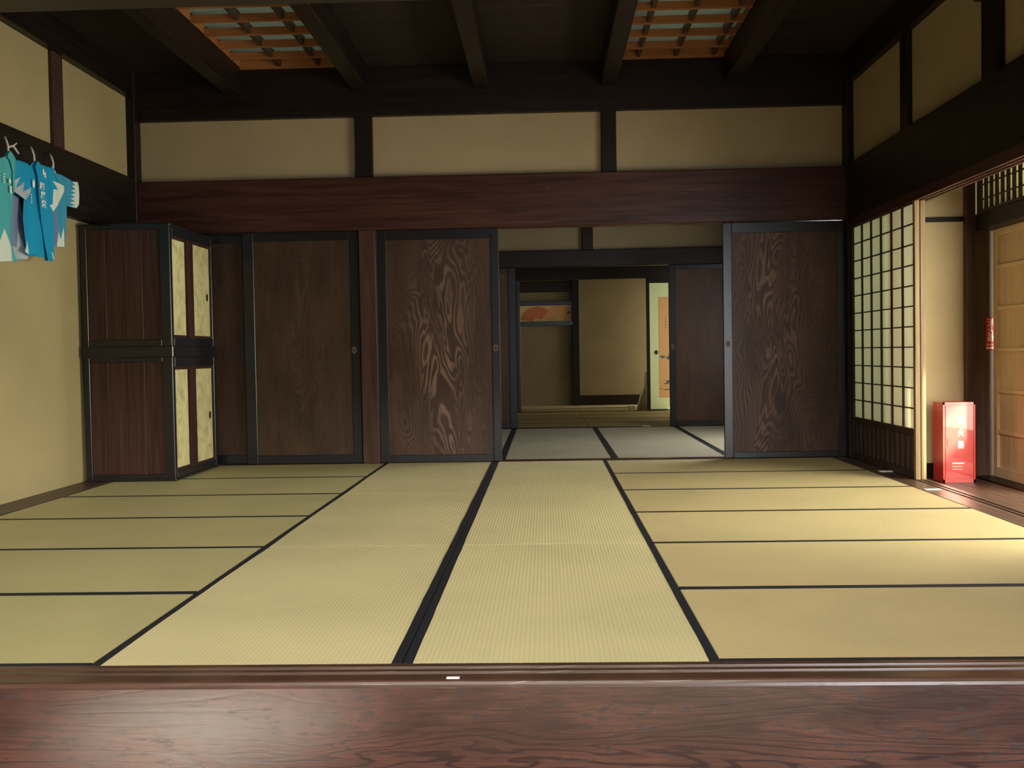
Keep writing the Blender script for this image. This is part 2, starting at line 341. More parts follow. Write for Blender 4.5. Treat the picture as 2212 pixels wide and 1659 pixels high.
# ------------------------------------------------------------------ ceiling: beams, boards, two lattice wells
BX = [-2.09, -1.046, -.058, .969, 1.955]
ce = bpy.data.objects.new('ceiling', None); link(ce, (0, 2.7, ZC)); ce['kind'] = 'structure'
for i, x in enumerate(BX):
    o = box('beam', x-.062, x+.062, -.07, 5.45, 3.035, 3.26, 'beam_wood_y', ce, .006)
edges = [XL] + BX + [XR+.03]
def planks(x0, x1, y0, y1):
    y = y0; 
    while y < y1-.02:
        w = min(.30+random.uniform(-.02, .02), y1-y)
        box('plank', x0, x1, y, y+w-.004, ZC+.004+random.uniform(0, .006), ZC+.03, 'ceiling_wood', ce, .003); y += w
for i in range(6):
    a = edges[i]+(.03 if i else 0); b = edges[i+1]-.03
    planks(a, b, -.07, 3.38 if i in (1, 4) else 5.45)
struct('ceiling_attic', -3.1, 3.1, -.1, 5.6, 3.62, 3.68, 'ceiling_wood')
def lattice(x0, x1, name, bars):
    r = empty(name, ((x0+x1)/2, 4.4, 3.3), kind='structure')
    boxes('well_board', [(x0, x1, 5.42, 5.44, 3.24, 3.42), (x0, x1, 3.38, 3.40, 3.24, 3.42), (x0-.02, x0, 3.38, 5.44, 3.24, 3.42), (x1, x1+.02, 3.38, 5.44, 3.24, 3.42)], 'lattice_wood', r)
    for y in (5.17, 4.87, 4.57, 4.27, 3.97, 3.67): box('lattice_bar', x0, x1, y-.014, y+.014, 3.243, 3.298, 'lattice_wood', r, .002)
    for x in bars: box('lattice_bar', x-.016, x+.016, 3.40, 5.42, 3.252, 3.318, 'sill_dark_y', r, .002)  # lengthwise bars take a darker colour for their unlit sides
    box('pane', x0, x1, 3.40, 5.42, 3.320, 3.326, 'frosted_pane', r)
    area('roof_light', ((x0+x1)/2, 4.4, 3.58), (0, 0, -1), x1-x0-.1, 1.8, 1.2, (.9, 1.0, .92))
lattice(BX[0]+.062, BX[1]-.062, 'window_1', (-1.70, -1.38)); lattice(BX[3]+.062, BX[4]-.062, 'window_2', (1.21, 1.51, 1.81))
# ------------------------------------------------------------------ sliding board doors
DN = [0]
def board_door(x0, x1, y, z0, z1, sl, sr, bot, top, fig, hx=None, hz=.935, name=None, order=None):
    DN[0] += 1; th = .034
    r = empty('door_%d' % DN[0], ((x0+x1)/2, y, z0), kind='structure')
    px0, px1, pz0, pz1 = x0+sl, x1-sr, z0+bot, z1-top
    box('panel', px0-.01, px1+.01, y+.010, y+.024, pz0-.01, pz1+.01, fig, r, origin=((px0+px1)/2, y+.017, (pz0+pz1)/2))
    box('stile', x0, px0, y, y+th, z0, z1, 'black_lacquer', r, .004); box('stile', px1, x1, y, y+th, z0, z1, 'black_lacquer', r, .004)
    box('rail', px0, px1, y+.001, y+th, z0, pz0, 'black_lacquer', r, .003); box('rail', px0, px1, y+.001, y+th, pz1, z1, 'black_lacquer', r, .003)
    if hx is not None:
        h = ellipse_prism('pull_ring', hx, hz, .019, .028, 1, y-.004, y+.002, 'brass', r); ellipse_prism('pull_cup', hx, hz, .012, .020, 1, y-.0055, y-.003, 'sill_dark_y', h)
    return r
board_door(-2.90, -1.985, 5.505, .004, 1.912, .07, .075, .075, .075, 'figure_plain')
board_door(-2.055, -1.094, 5.450, .004, 1.912, .09, .072, .072, .075, 'figure_plain', -1.146)
board_door(-.942, .056, 5.445, .004, 1.912, .074, .066, .060, .085, 'figure_left', .019)
board_door(1.872, 2.852, 5.445, .004, 1.912, .072, .064, .048, .085, 'figure_right', 1.908)
# ------------------------------------------------------------------ tatami
def tatami(x0, x1, y0, y1, mat, long_axis, label, group, lo=True, hi=True, bow=0, zt=0.0, bw=.031):
    g = .0015; cx, cy = (x0+x1)/2, (y0+y1)/2
    o = box('tatami_mat', x0+g, x1-g, y0+g, y1-g, zt-.05, zt-.0012, mat, None, .002)
    tag(o, label, 'mat', group)
    for side, on in ((0, lo), (1, hi)):
        if not on: continue
        bm = bmesh.new(); N = 14; rows = []
        for i in range(N+1):
            t = i/N; w = bow*math.sin(math.pi*t)*(1 if side == 0 else 0); e = random.uniform(-.0012, .0012)
            if long_axis == 1:
                y = y0+g+(y1-y0-2*g)*t; a, b = (x0+g+w*.0, x0+bw+e-w*.45) if side == 0 else (x1-bw+e, x1-g)
                rows.append([(a, y), (b, y)])
            else:
                x = x0+g+(x1-x0-2*g)*t; a, b = (y0+g, y0+bw+e) if side == 0 else (y1-bw+e, y1-g)
                rows.append([(x, a), (x, b)])
        zz = zt+(.0009 if bow else 0)
        V = [[[bm.verts.new((p[0], p[1], h)) for p in r] for h in (zt-.03, zz)] for r in rows]
        for A, B in zip(V, V[1:]):
            bm.faces.new((A[1][0], B[1][0], B[1][1], A[1][1])); bm.faces.new((A[0][0], A[1][0], B[1][0], B[0][0])); bm.faces.new((A[0][1], B[0][1], B[1][1], A[1][1]))
        for A in (V[0], V[-1]): bm.faces.new((A[0][0], A[0][1], A[1][1], A[1][0]))
        from_bm('cloth_edging', bm, 'cloth_border', (cx, cy, zt), o)
ORD = ['nearest the front sill', 'second from the front sill', 'third from the front sill', 'fourth from the front sill', 'fifth from the front sill', 'at the far end against the doors']
for k in range(6):
    y0, y1 = k*.91, (k+1)*.91
    tatami(-2.735, -.912, y0, y1, 'straw_left', 0, 'greenish tatami in the row by the left wall, ' + ORD[k], 'crosswise tatami along the left wall', True, k < 5 or True, bw=.018 if k else .026)
    tatami(.910, 2.735, y0, y1, 'straw_right', 0, 'golden tatami in the row by the veranda, ' + ORD[k], 'crosswise tatami along the veranda side', bw=.018 if k else .026)
O3 = ['nearest the front sill', 'in the middle of its column', 'at the far end by the doors']
for k in range(3):
    tatami(-.910, 0, k*1.82, (k+1)*1.82, 'straw_centre', 1, 'lengthwise tatami left of the broad black centre line, ' + O3[k], 'lengthwise tatami of the left centre column', bow=.014)
    tatami(0, .910, k*1.82, (k+1)*1.82, 'straw_centre', 1, 'lengthwise tatami right of the broad black centre line, ' + O3[k], 'lengthwise tatami of the right centre column')
# second room
for c, xs in enumerate(((-1.86, -.91), (-.91, .045), (.045, .99), (.99, 1.94), (1.94, 2.88))):
    for k in range(2):
        nm = ['far left', 'left', 'middle', 'right', 'far right'][c]
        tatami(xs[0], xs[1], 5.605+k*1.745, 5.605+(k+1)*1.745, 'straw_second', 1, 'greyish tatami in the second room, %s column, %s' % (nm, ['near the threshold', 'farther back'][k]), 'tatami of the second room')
struct('floor_second_room', -3.1, 3.2, 5.60, 9.1, -.12, -.05, 'sill_dark_y')
trim(-3, 3.2, 9.095, 9.20, -.06, .004, 'beam_wood_x', bev=.002)
for k in range(4):
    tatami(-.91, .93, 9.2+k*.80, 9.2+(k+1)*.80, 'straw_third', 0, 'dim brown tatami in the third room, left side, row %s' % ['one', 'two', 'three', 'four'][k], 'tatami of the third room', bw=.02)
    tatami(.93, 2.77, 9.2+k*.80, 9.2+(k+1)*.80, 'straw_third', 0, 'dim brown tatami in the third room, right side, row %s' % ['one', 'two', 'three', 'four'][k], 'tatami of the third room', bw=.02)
struct('floor_third_room', -3.1, 3.2, 9.1, 14.3, -.12, -.052, 'sill_dark_y')
trim(-3, 3.2, 12.40, 12.5, -.06, .004, 'beam_wood_x', bev=.002)
for i, (x0, x1) in enumerate(((-.91, .93), (.93, 2.77))):
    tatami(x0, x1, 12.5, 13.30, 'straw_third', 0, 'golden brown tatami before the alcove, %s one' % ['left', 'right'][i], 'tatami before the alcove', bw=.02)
    box('floor_alcove', x0, x1, 13.30, 14.1, -.05, .012, 'straw_right', kind='structure')
# ------------------------------------------------------------------ second room shell
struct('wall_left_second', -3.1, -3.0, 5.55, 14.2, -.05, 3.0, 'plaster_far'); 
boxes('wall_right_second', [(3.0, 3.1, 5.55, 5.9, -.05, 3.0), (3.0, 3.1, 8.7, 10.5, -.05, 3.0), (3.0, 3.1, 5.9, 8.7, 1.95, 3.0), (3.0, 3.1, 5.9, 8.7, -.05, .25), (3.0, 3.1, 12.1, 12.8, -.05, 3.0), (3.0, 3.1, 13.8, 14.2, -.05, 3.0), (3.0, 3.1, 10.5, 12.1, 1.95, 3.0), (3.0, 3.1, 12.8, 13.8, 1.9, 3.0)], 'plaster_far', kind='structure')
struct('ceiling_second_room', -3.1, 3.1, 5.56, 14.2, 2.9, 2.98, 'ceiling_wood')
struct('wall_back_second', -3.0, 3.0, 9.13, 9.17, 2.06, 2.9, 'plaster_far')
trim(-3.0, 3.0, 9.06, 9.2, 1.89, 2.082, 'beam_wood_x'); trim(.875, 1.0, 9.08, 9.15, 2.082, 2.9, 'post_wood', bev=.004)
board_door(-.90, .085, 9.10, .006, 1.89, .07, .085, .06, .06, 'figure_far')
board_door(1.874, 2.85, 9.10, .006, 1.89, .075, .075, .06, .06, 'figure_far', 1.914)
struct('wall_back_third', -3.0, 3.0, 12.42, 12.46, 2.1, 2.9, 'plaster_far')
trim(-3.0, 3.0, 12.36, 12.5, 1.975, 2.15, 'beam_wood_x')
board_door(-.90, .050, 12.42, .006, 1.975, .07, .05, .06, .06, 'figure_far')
# fusuma with a landscape picture
fu = empty('door_fusuma', (2.4, 12.40, 0), kind='structure')
box('paper_panel', 1.985, 2.85, 12.402, 12.418, .02, 1.90, 'fusuma_paper', fu)
for a in ((1.935, 1.985, 0, 1.975), (2.85, 2.88, 0, 1.975)): box('stile', a[0], a[1], 12.395, 12.425, a[2], a[3], 'black_lacquer', fu, .003)
for a in ((0, .02), (1.90, 1.975)): box('rail', 1.985, 2.85, 12.395, 12.425, a[0], a[1], 'black_lacquer', fu)
pic = box('picture', 2.117, 2.75, 12.3995, 12.402, .19, 1.69, 'picture_orange', fu)
ellipse_prism('pull', 2.078, .868, .024, .033, 1, 12.394, 12.402, 'black_iron', fu)
def blob(cx, cz, rx, rz, n, seed):
    rr = random.Random(seed); return [(cx+rx*math.cos(2*math.pi*i/n)*rr.uniform(.6, 1.1), cz+rz*math.sin(2*math.pi*i/n)*rr.uniform(.6, 1.1)) for i in range(n)]
for i, (cx, cz, rx, rz) in enumerate(((2.17, .80, .045, .022), (2.27, .79, .05, .035), (2.26, .43, .055, .03), (2.22, .40, .04, .012), (2.24, .31, .09, .010), (2.14, .325, .03, .006))):
    prism('ink_mark', blob(cx, cz, rx, rz, 11, i), 1, 12.3985, 12.3997, 'picture_ink', pic)
for i in range(4): box('ink_mark', 2.217, 2.229, 12.3985, 12.3997, 1.36-i*.045, 1.385-i*.045, 'picture_ink', pic)
# alcove wall
struct('wall_alcove', -3.0, 3.0, 14.02, 14.1, 0, 2.9, 'plaster_far')
trim(.872, .985, 13.93, 14.03, 0, 2.9, 'post_wood', bev=.004)
trim(.985, 3.0, 13.97, 14.03, .012, .175, 'beam_wood_x', bev=.004)
trim(-1.0, .872, 13.96, 14.03, 1.89, 2.06, 'beam_wood_x', bev=.004)
trim(-1.0, .872, 13.96, 14.03, 1.672, 1.738, 'black_lacquer', bev=.003); trim(-1.0, .872, 13.90, 14.03, 1.335, 1.402, 'black_lacquer', bev=.004)
cb = empty('alcove_cupboard', (.4, 14.0, 1.402), 'small wall cupboard with orange fan pictures above the alcove shelf', 'cupboard')
cd = box('door', -.9, .842, 13.985, 14.0, 1.404, 1.67, 'fusuma_gold', cb)
box('rail', .842, .868, 13.98, 14.0, 1.404, 1.67, 'black_lacquer', cb)
def fan(cx, cz, r0, r1, a0, a1, mat, y):
    n = 14; P = [(cx+r1*math.cos(a0+(a1-a0)*i/n), cz+r1*math.sin(a0+(a1-a0)*i/n)) for i in range(n+1)]
    Q = [(cx+r0*math.cos(a0+(a1-a0)*i/n), cz+r0*math.sin(a0+(a1-a0)*i/n)) for i in range(n, -1, -1)]
    # clip to the door leaf
    bm = bmesh.new(); A = P; B = Q[::-1]
    for i in range(n):
        q = [A[i], A[i+1], B[i+1], B[i]]
        q = [(min(max(x, -.88), .835), min(max(z, 1.408), 1.667)) for x, z in q]
        vs = [bm.verts.new((x, y, z)) for x, z in q]; bm.faces.new(vs)
    bmesh.ops.remove_doubles(bm, verts=bm.verts, dist=1e-5)
    g = bmesh.ops.extrude_face_region(bm, geom=bm.faces[:]); bmesh.ops.translate(bm, vec=(0, .002, 0), verts=[v for v in g['geom'] if isinstance(v, bmesh.types.BMVert)])
    from_bm('fan_picture', bm, mat, (cx, y, cz), cd)
R = math.radians
fan(.30, 1.36, .10, .295, R(52), R(163), 'fan_red', 13.981); fan(.66, 1.37, .10, .295, R(20), R(163), 'fan_orange', 13.9815)
fan(-.35, 1.36, .10, .295, R(30), R(150), 'fan_red', 13.981)
ellipse_prism('pull', .81, 1.548, .018, .022, 1, 13.978, 13.986, 'black_iron', cd)
lp = empty('leaning_panel', (1.95, 12.62, 0), 'pale board with a slanting sunlit edge shaped in white leaning behind the fusuma', 'board')
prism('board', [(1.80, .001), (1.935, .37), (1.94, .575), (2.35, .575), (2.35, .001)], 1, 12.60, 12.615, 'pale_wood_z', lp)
prism('sunlit_edge', [(1.785, .001), (1.94, .60), (1.955, .60), (1.945, .36), (1.802, .001)], 1, 12.596, 12.600, 'shoji_paper', lp)  # white strip stands in for sunlight on the board's edge
tb = box('white_box', 1.69, 1.80, 12.85, 12.93, 0, .055, 'white_matte', None, .004); tag(tb, 'small pale box on the floor before the dark alcove baseboard', 'box')
# ------------------------------------------------------------------ cabinet
cab = empty('cabinet', (-2.60, 4.91, 0), 'tall two-tier dark wooden cabinet with yellow papered sliding doors by left wall', 'cabinet')
cx0, cx1, cy0, cy1 = -2.935, -2.278, 4.42, 5.385
for z0, z1 in ((.0, .905), (.98, 1.865)):
    kw = dict(parent=cab)
    box('back_board', cx0, cx0+.02, cy0+.04, cy1-.02, z0+.03, z1-.03, 'cab_wood', **kw)
    boxes('top_board', [(cx0+.01, cx1-.01, cy0+.012, cy1, z1-.03, z1-.008)], 'cab_wood', **kw); boxes('bottom_board', [(cx0+.01, cx1-.01, cy0+.012, cy1, z0+.008, z0+.03)], 'cab_wood', **kw)
    box('end_board', cx0+.01, cx1-.02, cy1-.02, cy1-.002, z0+.01, z1-.01, 'cab_wood', **kw)
    box('stile', cx0, cx0+.045, cy0, cy0+.03, z0, z1, 'black_lacquer', bev=.003, **kw); box('stile', cx1-.075, cx1, cy0, cy0+.05, z0, z1, 'black_lacquer', bev=.003, **kw)
    box('rail', cx0+.045, cx1-.075, cy0, cy0+.03, z0, z0+.05, 'black_lacquer', bev=.002, **kw); box('rail', cx0+.045, cx1-.075, cy0, cy0+.03, z1-.035, z1, 'black_lacquer', bev=.002, **kw)
    n = 4; w = (cx1-.075-cx0-.045)/n
    for i in range(n): box('plank', cx0+.045+i*w+.0012, cx0+.045+(i+1)*w-.0012, cy0+.010+.002*(i % 2), cy0+.024, z0+.05, z1-.035, 'cab_wood', bev=.0015, **kw)
    # front frame facing the room
    box('front_stile', cx1-.03, cx1, cy1-.05, cy1, z0, z1, 'black_lacquer', bev=.003, **kw)
    box('front_rail', cx1-.03, cx1, cy0+.05, cy1-.05, z0, z0+.065, 'black_lacquer', bev=.002, **kw); box('front_rail', cx1-.03, cx1, cy0+.05, cy1-.05, z1-.075, z1, 'black_lacquer', bev=.002, **kw)
    for j, (ya, yb, pa, pb, dx) in enumerate(((4.455, 4.83, 4.485, 4.785, .020), (4.80, 5.34, 4.925, 5.295, .006))):
        X = cx1-dx
        d = boxes('sliding_door', [(X-.012, X, ya, pa, z0+.065, z1-.075), (X-.012, X, pb, yb, z0+.065, z1-.075), (X-.012, X, pa, pb, z0+.065, z0+.085), (X-.012, X, pa, pb, z1-.097, z1-.075)], 'cab_wood', cab)
        box('paper', X-.010, X-.003, pa, pb, z0+.085, z1-.097, 'cabinet_paper', d)
        if j: ellipse_prism('pull', 5.235, z0+(.395 if z0 else .433), .018, .03, 0, X-.004, X+.001, 'black_iron', d)
for a in ((cx0-.006, cx1+.010, cy0-.012, cy1+.006, .900, .985), (cx0-.004, cx1+.008, cy0-.010, cy1+.004, 1.845, 1.872), (cx0-.004, cx1+.008, cy0-.010, cy1+.004, 0, .022)):
    box('moulding', *a, 'black_lacquer', cab, .006)
# ------------------------------------------------------------------ shoji on the veranda side
def shoji(name, x, y0, y1, cols, rows, zlo, full):
    r = empty(name, (x, (y0+y1)/2, 0), kind='structure'); th = .032; z0, z1 = .0, 1.855
    gy0, gy1 = y0+.036, y1-.036
    box('stile', x, x+th, y0, gy0, z0, z1, 'shoji_stile', r, .002); box('stile', x, x+th, gy1, y1, z0, z1, 'shoji_bar', r, .002)
    box('rail', x, x+th, gy0, gy1, z0, .055, 'shoji_bar', r, .002); box('rail', x, x+th, gy0, gy1, zlo-.04, zlo, 'shoji_bar', r, .002); box('rail', x, x+th, gy0, gy1, 1.835, z1, 'shoji_bar', r, .002)
    box('paper', x+.018, x+.0195, gy0, gy1, zlo, 1.84, 'shoji_paper', r)
    if full:
        for i in range(1, cols):
            y = gy0+(gy1-gy0)*i/cols; box('vertical_bar', x+.003, x+.017, y-.006, y+.006, zlo, 1.84, 'shoji_bar', r)
        for i in range(1, rows):
            z = zlo+(1.84-zlo)*i/rows; box('crossbar', x+.004, x+.018, gy0, gy1, z-.004, z+.004, 'shoji_bar', r)
        box('lower_board', x+.018, x+.026, gy0, gy1, .05, zlo-.035, 'outer_wood', r)
        n = 13
        for i in range(n):
            y = gy0+(gy1-gy0)*(i+.5)/n; box('slat', x+.003, x+.018, y-.022, y+.022, .055, zlo-.04, 'shoji_bar', r, .002)
    return r
shoji('door_shoji', 2.872, 3.95, 5.36, 6, 11, .335, True)
box('stile', 2.911, 2.944, 3.955, 3.99, 0, 1.855, 'shoji_stile', None, .002).name = 'door_shoji_rear'; bpy.data.objects['door_shoji_rear']['kind'] = 'structure'
# ------------------------------------------------------------------ veranda corridor
cf = bpy.data.objects.new('floor_veranda', None); link(cf, (3.2, 2.2, -.06)); cf['kind'] = 'structure'
for i in range(6): box('plank', 2.965+i*.145, 2.965+(i+1)*.145-.003, -.6, 4.5, -.09, -.056-.001*(i % 2), 'corridor_wood', cf, .002)
struct('wall_veranda_end', 2.95, 3.41, 4.50, 4.56, -.06, 2.3, 'plaster_veranda')
trim(2.95, 3.41, 4.485, 4.50, -.06, .05, 'black_lacquer', bev=.002); trim(2.95, 3.41, 4.488, 4.50, 1.768, 1.802, 'post_wood', bev=.002)
trim(3.41, 3.475, 4.44, 4.56, -.06, 2.3, 'post_brown', bev=.004); trim(3.475, 3.85, 4.50, 4.56, -.06, 1.75, 'outer_wood', bev=.003)
trim(3.475, 3.68, .2, 4.52, 1.70, 1.812, 'beam_wood_y'); trim(3.475, 3.68, .2, 4.50, -.12, -.045, 'beam_wood_y')
trim(3.47, 3.58, .2, 4.50, 2.12, 2.35, 'beam_wood_y')
trim(3.50, 3.66, 2.35, 2.50, -.06, 1.75, 'post_wood')
struct('ceiling_veranda', 2.95, 3.75, -.6, 4.56, 2.3, 2.35, 'ceiling_wood'); struct('wall_veranda_near', 2.95, 3.75, -.66, -.6, -.1, 2.3, 'hall_plaster')
struct('wall_veranda_outer', 3.55, 3.62, -.6, -.35, -.06, 2.3, 'hall_plaster')
struct('wall_light_stop', 2.95, 4.3, 5.46, 5.52, -.5, 3.0, 'plaster_back')  # unseen wall added to keep garden light out of the second room
# transom with glass and fine lattice
tr = empty('window_3', (3.50, 2.5, 1.95), kind='structure')
box('frame', 3.485, 3.515, .2, 4.44, 1.812, 1.835, 'shoji_bar', tr); box('frame', 3.485, 3.515, .2, 4.44, 2.10, 2.125, 'shoji_bar', tr); box('frame', 3.485, 3.515, 4.425, 4.45, 1.812, 2.12, 'shoji_bar', tr)
box('pane', 3.503, 3.507, .2, 4.43, 1.83, 2.11, 'transom_glass', tr)
for i in range(48): 
    y = 4.40-i*.085; box('vertical_bar', 3.486, 3.502, y-.013, y+.013, 1.835, 2.10, 'shoji_bar', tr)
for z in (1.905, 2.007): box('crossbar', 3.487, 3.501, .2, 4.43, z-.004, z+.004, 'shoji_bar', tr)
# pale wooden storm shutter
def shutter(name, y0, y1, x):
    r = empty(name, (x, (y0+y1)/2, -.045), kind='structure'); zb, zt = -.045, 1.70
    box('stile', x, x+.03, y1-.055, y1, zb, zt, 'pale_wood_z', r, .002); box('stile', x, x+.03, y0, y0+.055, zb, zt, 'pale_wood_z', r, .002)
    box('rail', x, x+.03, y0+.055, y1-.055, zb, zb+.07, 'pale_wood_y', r, .002); box('rail', x, x+.03, y0+.055, y1-.055, zt-.04, zt, 'pale_wood_y', r, .002)
    for z in (.275, .565, .855, 1.145, 1.435): box('rung', x+.004, x+.024, y0+.055, y1-.055, z-.013, z+.013, 'pale_wood_y', r, .002)
    n = 4; w = (y1-y0-.11)/n
    for i in range(n): box('board', x+.021, x+.028, y0+.055+i*w+.001, y0+.055+(i+1)*w-.001, zb+.07, zt-.04, 'pale_wood_z', r)
shutter('door_storm_shutter', 3.61, 4.455, 3.60)
def holed_wall(name, x0, x1, ya, yb, za, zb, holes, mat):
    L = []; y = ya
    for (h0, h1, z0, z1) in sorted(holes):
        L.append((x0, x1, y, h0, za, zb)); L.append((x0, x1, h0, h1, za, z0)); L.append((x0, x1, h0, h1, z1, zb)); y = h1
    L.append((x0, x1, y, yb, za, zb)); return boxes(name, L, mat, kind='structure')
holed_wall('wall_sun_mask', 5.0, 5.06, -5.0, 6.6, -.5, 4.6, [(.28, .90, 1.78, 2.10), (-.38, -.14, 1.90, 2.6)], 'hall_plaster')  # unseen wall added to block sun; gaps shape beams onto box and shoji
struct('eave_sun_blocker', 3.1, 4.6, 5.6, 14.2, 2.08, 2.14, 'ceiling_wood')  # unseen eave added to keep the sun off the far doors
# fire extinguisher box
fx = empty('extinguisher_box', (3.24, 4.30, -.057), 'red metal fire extinguisher box standing on the veranda floor by the plaster', 'extinguisher box')
X0, X1, Y0, Y1, Z0, Z1 = 3.148, 3.367, 4.20, 4.385, -.055, .498
box('body', X0, X1, Y0+.004, Y1, Z0, Z1, 'red_enamel', fx, .004)
boxes('front_frame', [(X0, X0+.012, Y0, Y0+.006, Z0, Z1), (X1-.012, X1, Y0, Y0+.006, Z0, Z1), (X0, X1, Y0, Y0+.006, Z1-.016, Z1), (X0, X1, Y0, Y0+.006, Z0, Z0+.022)], 'red_enamel', fx)
dr = box('door', X0+.015, X1-.015, Y0-.002, Y0+.005, Z0+.026, Z1-.02, 'red_enamel', fx, .0015)
hs = [(X0+.044+.011*math.cos(a)*1, .225+(.020 if math.sin(a) > 0 else -.020)+.011*math.sin(a)) for a in [2*math.pi*i/16 for i in range(16)]]
prism('handle_slot', hs, 1, Y0-.0035, Y0-.001, 'slot_dark', dr)
prism('handle_lip', [(x-.0055, z) for x, z in hs if x < X0+.044+.004], 1, Y0-.006, Y0-.003, 'red_enamel', dr)
for i, ch in enumerate('消火器'): text('lettering', ch, .058, (3.268, Y0-.003, .370-i*.084), '-y', 'print_white', dr, .82, .0005, .0006)
for i, (w, h) in enumerate(((.080, .009), (.070, .004), (.070, .004))): box('lettering', 3.209, 3.209+w, Y0-.003, Y0-.002, .074-i*.019, .074+h-i*.019, 'print_white', dr)
# wall sign
sg = box('extinguisher_sign', 3.562, 3.642, 4.492, 4.499, .850, 1.085, 'sign_red', None, .002); tag(sg, 'red vertical fire extinguisher sign with white characters, half behind the shutter', 'sign')
for i, ch in enumerate('消火器'): text('lettering', ch, .062, (3.602, 4.4915, 1.042-i*.052), '-y', 'print_white', sg, .92, .0005, .0006)
box('stripe', 3.568, 3.636, 4.491, 4.492, .862, .873, 'print_white', sg); box('stripe', 3.568, 3.636, 4.491, 4.492, .884, .896, 'picture_orange', sg)
# white tabs on the sills; the front one is an added shape for a glint
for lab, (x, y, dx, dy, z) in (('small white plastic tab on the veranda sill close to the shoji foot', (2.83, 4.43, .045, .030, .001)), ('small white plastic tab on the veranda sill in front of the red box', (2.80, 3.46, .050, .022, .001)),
        ('small white tab on the threshold beyond the second room', (1.60, 9.14, .05, .02, .005)), ('small white glint shape added on the rounded edge of the front sill', (.160, -.140, .018, .006, .0005))):
    tg = box('floor_tab_and_glint', x-dx, x+dx, y-dy, y+dy, z, z+.004, 'white_matte', None, .001); tag(tg, lab, 'tab')
# ------------------------------------------------------------------ happi coats
def inside(p, poly):
    x, y = p; c = False; n = len(poly)
    for i in range(n):
        x1, y1 = poly[i]; x2, y2 = poly[(i+1) % n]
        if (y1 > y) != (y2 > y) and x < (x2-x1)*(y-y1)/(y2-y1)+x1: c = not c
    return c
def drape(name, outline, fold, x0, th, mat, parent, step=.012, prints=()):
    """cloth sheet hanging in the plane x=x0, outline in (y, z); prints = [(polygon, material)]"""
    ys = [p[0] for p in outline]; zs = [p[1] for p in outline]; V = [Vector(p) for p in outline]; E = [(i, (i+1) % len(outline)) for i in range(len(outline))]
    for poly, m in prints:
        b = len(V); V += [Vector(p) for p in poly]; E += [(b+i, b+(i+1) % len(poly)) for i in range(len(poly))]
    y = min(ys)
    while y < max(ys):
        z = min(zs)
        while z < max(zs):
            if inside((y, z), outline): V.append(Vector((y+random.uniform(-.001, .001), z)))
            z += step*1.6
        y += step
    vs, es, fs, *_ = delaunay_2d_cdt(V, E, [], 0, 1e-5)
    bm = bmesh.new(); bv = [bm.verts.new((x0+fold(v[0], v[1]), v[0], v[1])) for v in vs]
    for f in fs:
        c = (sum(vs[i][0] for i in f)/len(f), sum(vs[i][1] for i in f)/len(f))
        if not inside(c, outline): continue
        face = bm.faces.new([bv[i] for i in f])
        for k, (poly, m) in enumerate(prints):
            if inside(c, poly): face.material_index = k+1
    bmesh.ops.delete(bm, geom=[v for v in bm.verts if not v.link_faces], context='VERTS')
    for f in bm.faces: f.smooth = True
    bmesh.ops.recalc_face_normals(bm, faces=bm.faces)
    g = bmesh.ops.extrude_face_region(bm, geom=bm.faces[:]); bmesh.ops.translate(bm, vec=(-th, 0, 0), verts=[v for v in g['geom'] if isinstance(v, bmesh.types.BMVert)])
    return from_bm(name, bm, [mat]+[m for _, m in prints], (x0, sum(ys)/len(ys), sum(zs)/len(zs)), parent)
def folds(a, f, ph, ztop):
    return lambda y, z: a*math.sin(y*f+ph+1.5*math.sin(z*5))*min(1, max(0, (ztop-z)*2.6)) + .004*math.sin(y*57+z*9)
C1 = [(2.799, 2.049), (2.966, 2.066), (3.054, 2.098), (3.113, 2.1), (3.175, 2.121), (3.195, 2.155), (3.213, 2.161), (3.267, 2.123), (3.252, 2.039), (3.239, 1.918), (3.245, 1.783), (3.24, 1.675), (3.251, 1.594), (3.287, 1.501), (3.245, 1.499), (3.076, 1.482), (2.949, 1.472), (2.958, 1.77), (2.782, 1.766)]
C1W = [(2.949, 1.472), (2.958, 1.59), (3.0, 1.672), (3.024, 1.597), (3.048, 1.668), (3.084, 1.609), (3.128, 1.683), (3.203, 1.571), (3.226, 1.619), (3.247, 1.500), (3.076, 1.4825)]
UN = [(3.242, 1.925), (3.4, 1.921), (3.469, 1.618), (3.477, 1.562), (3.467, 1.532), (3.259, 1.502), (3.238, 1.679), (3.225, 1.814)]
UNW = [(3.249, 1.599), (3.342, 1.599), (3.376, 1.71), (3.434, 1.597), (3.474, 1.563), (3.465, 1.534), (3.262, 1.503)]
C2 = [(3.272, 2.116), (3.325, 2.127), (3.428, 2.128), (3.466, 2.118), (3.496, 2.138), (3.525, 2.159), (3.622, 2.153), (3.778, 2.155), (3.823, 2.092), (3.922, 2.067), (3.917, 2.03), (3.825, 1.933), (3.768, 1.869), (3.749, 1.705), (3.739, 1.549), (3.631, 1.536), (3.617, 1.557), (3.443, 1.552), (3.367, 1.57), (3.397, 1.61), (3.347, 1.77), (3.36, 1.898), (3.386, 1.891), (3.245, 1.93), (3.246, 1.973), (3.262, 2.041)]
C2L = [(3.247, 1.984), (3.338, 2.028), (3.299, 1.952), (3.396, 2.009), (3.355, 1.939), (3.469, 1.982), (3.455, 1.938), (3.386, 1.892), (3.246, 1.931)]
C2R = [(3.758, 2.072), (3.82, 2.075), (3.918, 2.066), (3.912, 2.031), (3.826, 1.936), (3.768, 1.872), (3.72, 1.909), (3.767, 1.922), (3.766, 1.962), (3.769, 2.019), (3.838, 2.028)]
C2A = [(3.421, 1.651), (3.441, 1.561), (3.385, 1.571), (3.402, 1.60)]
C2B = [(3.694, 1.641), (3.73, 1.592), (3.737, 1.553), (3.701, 1.548)]
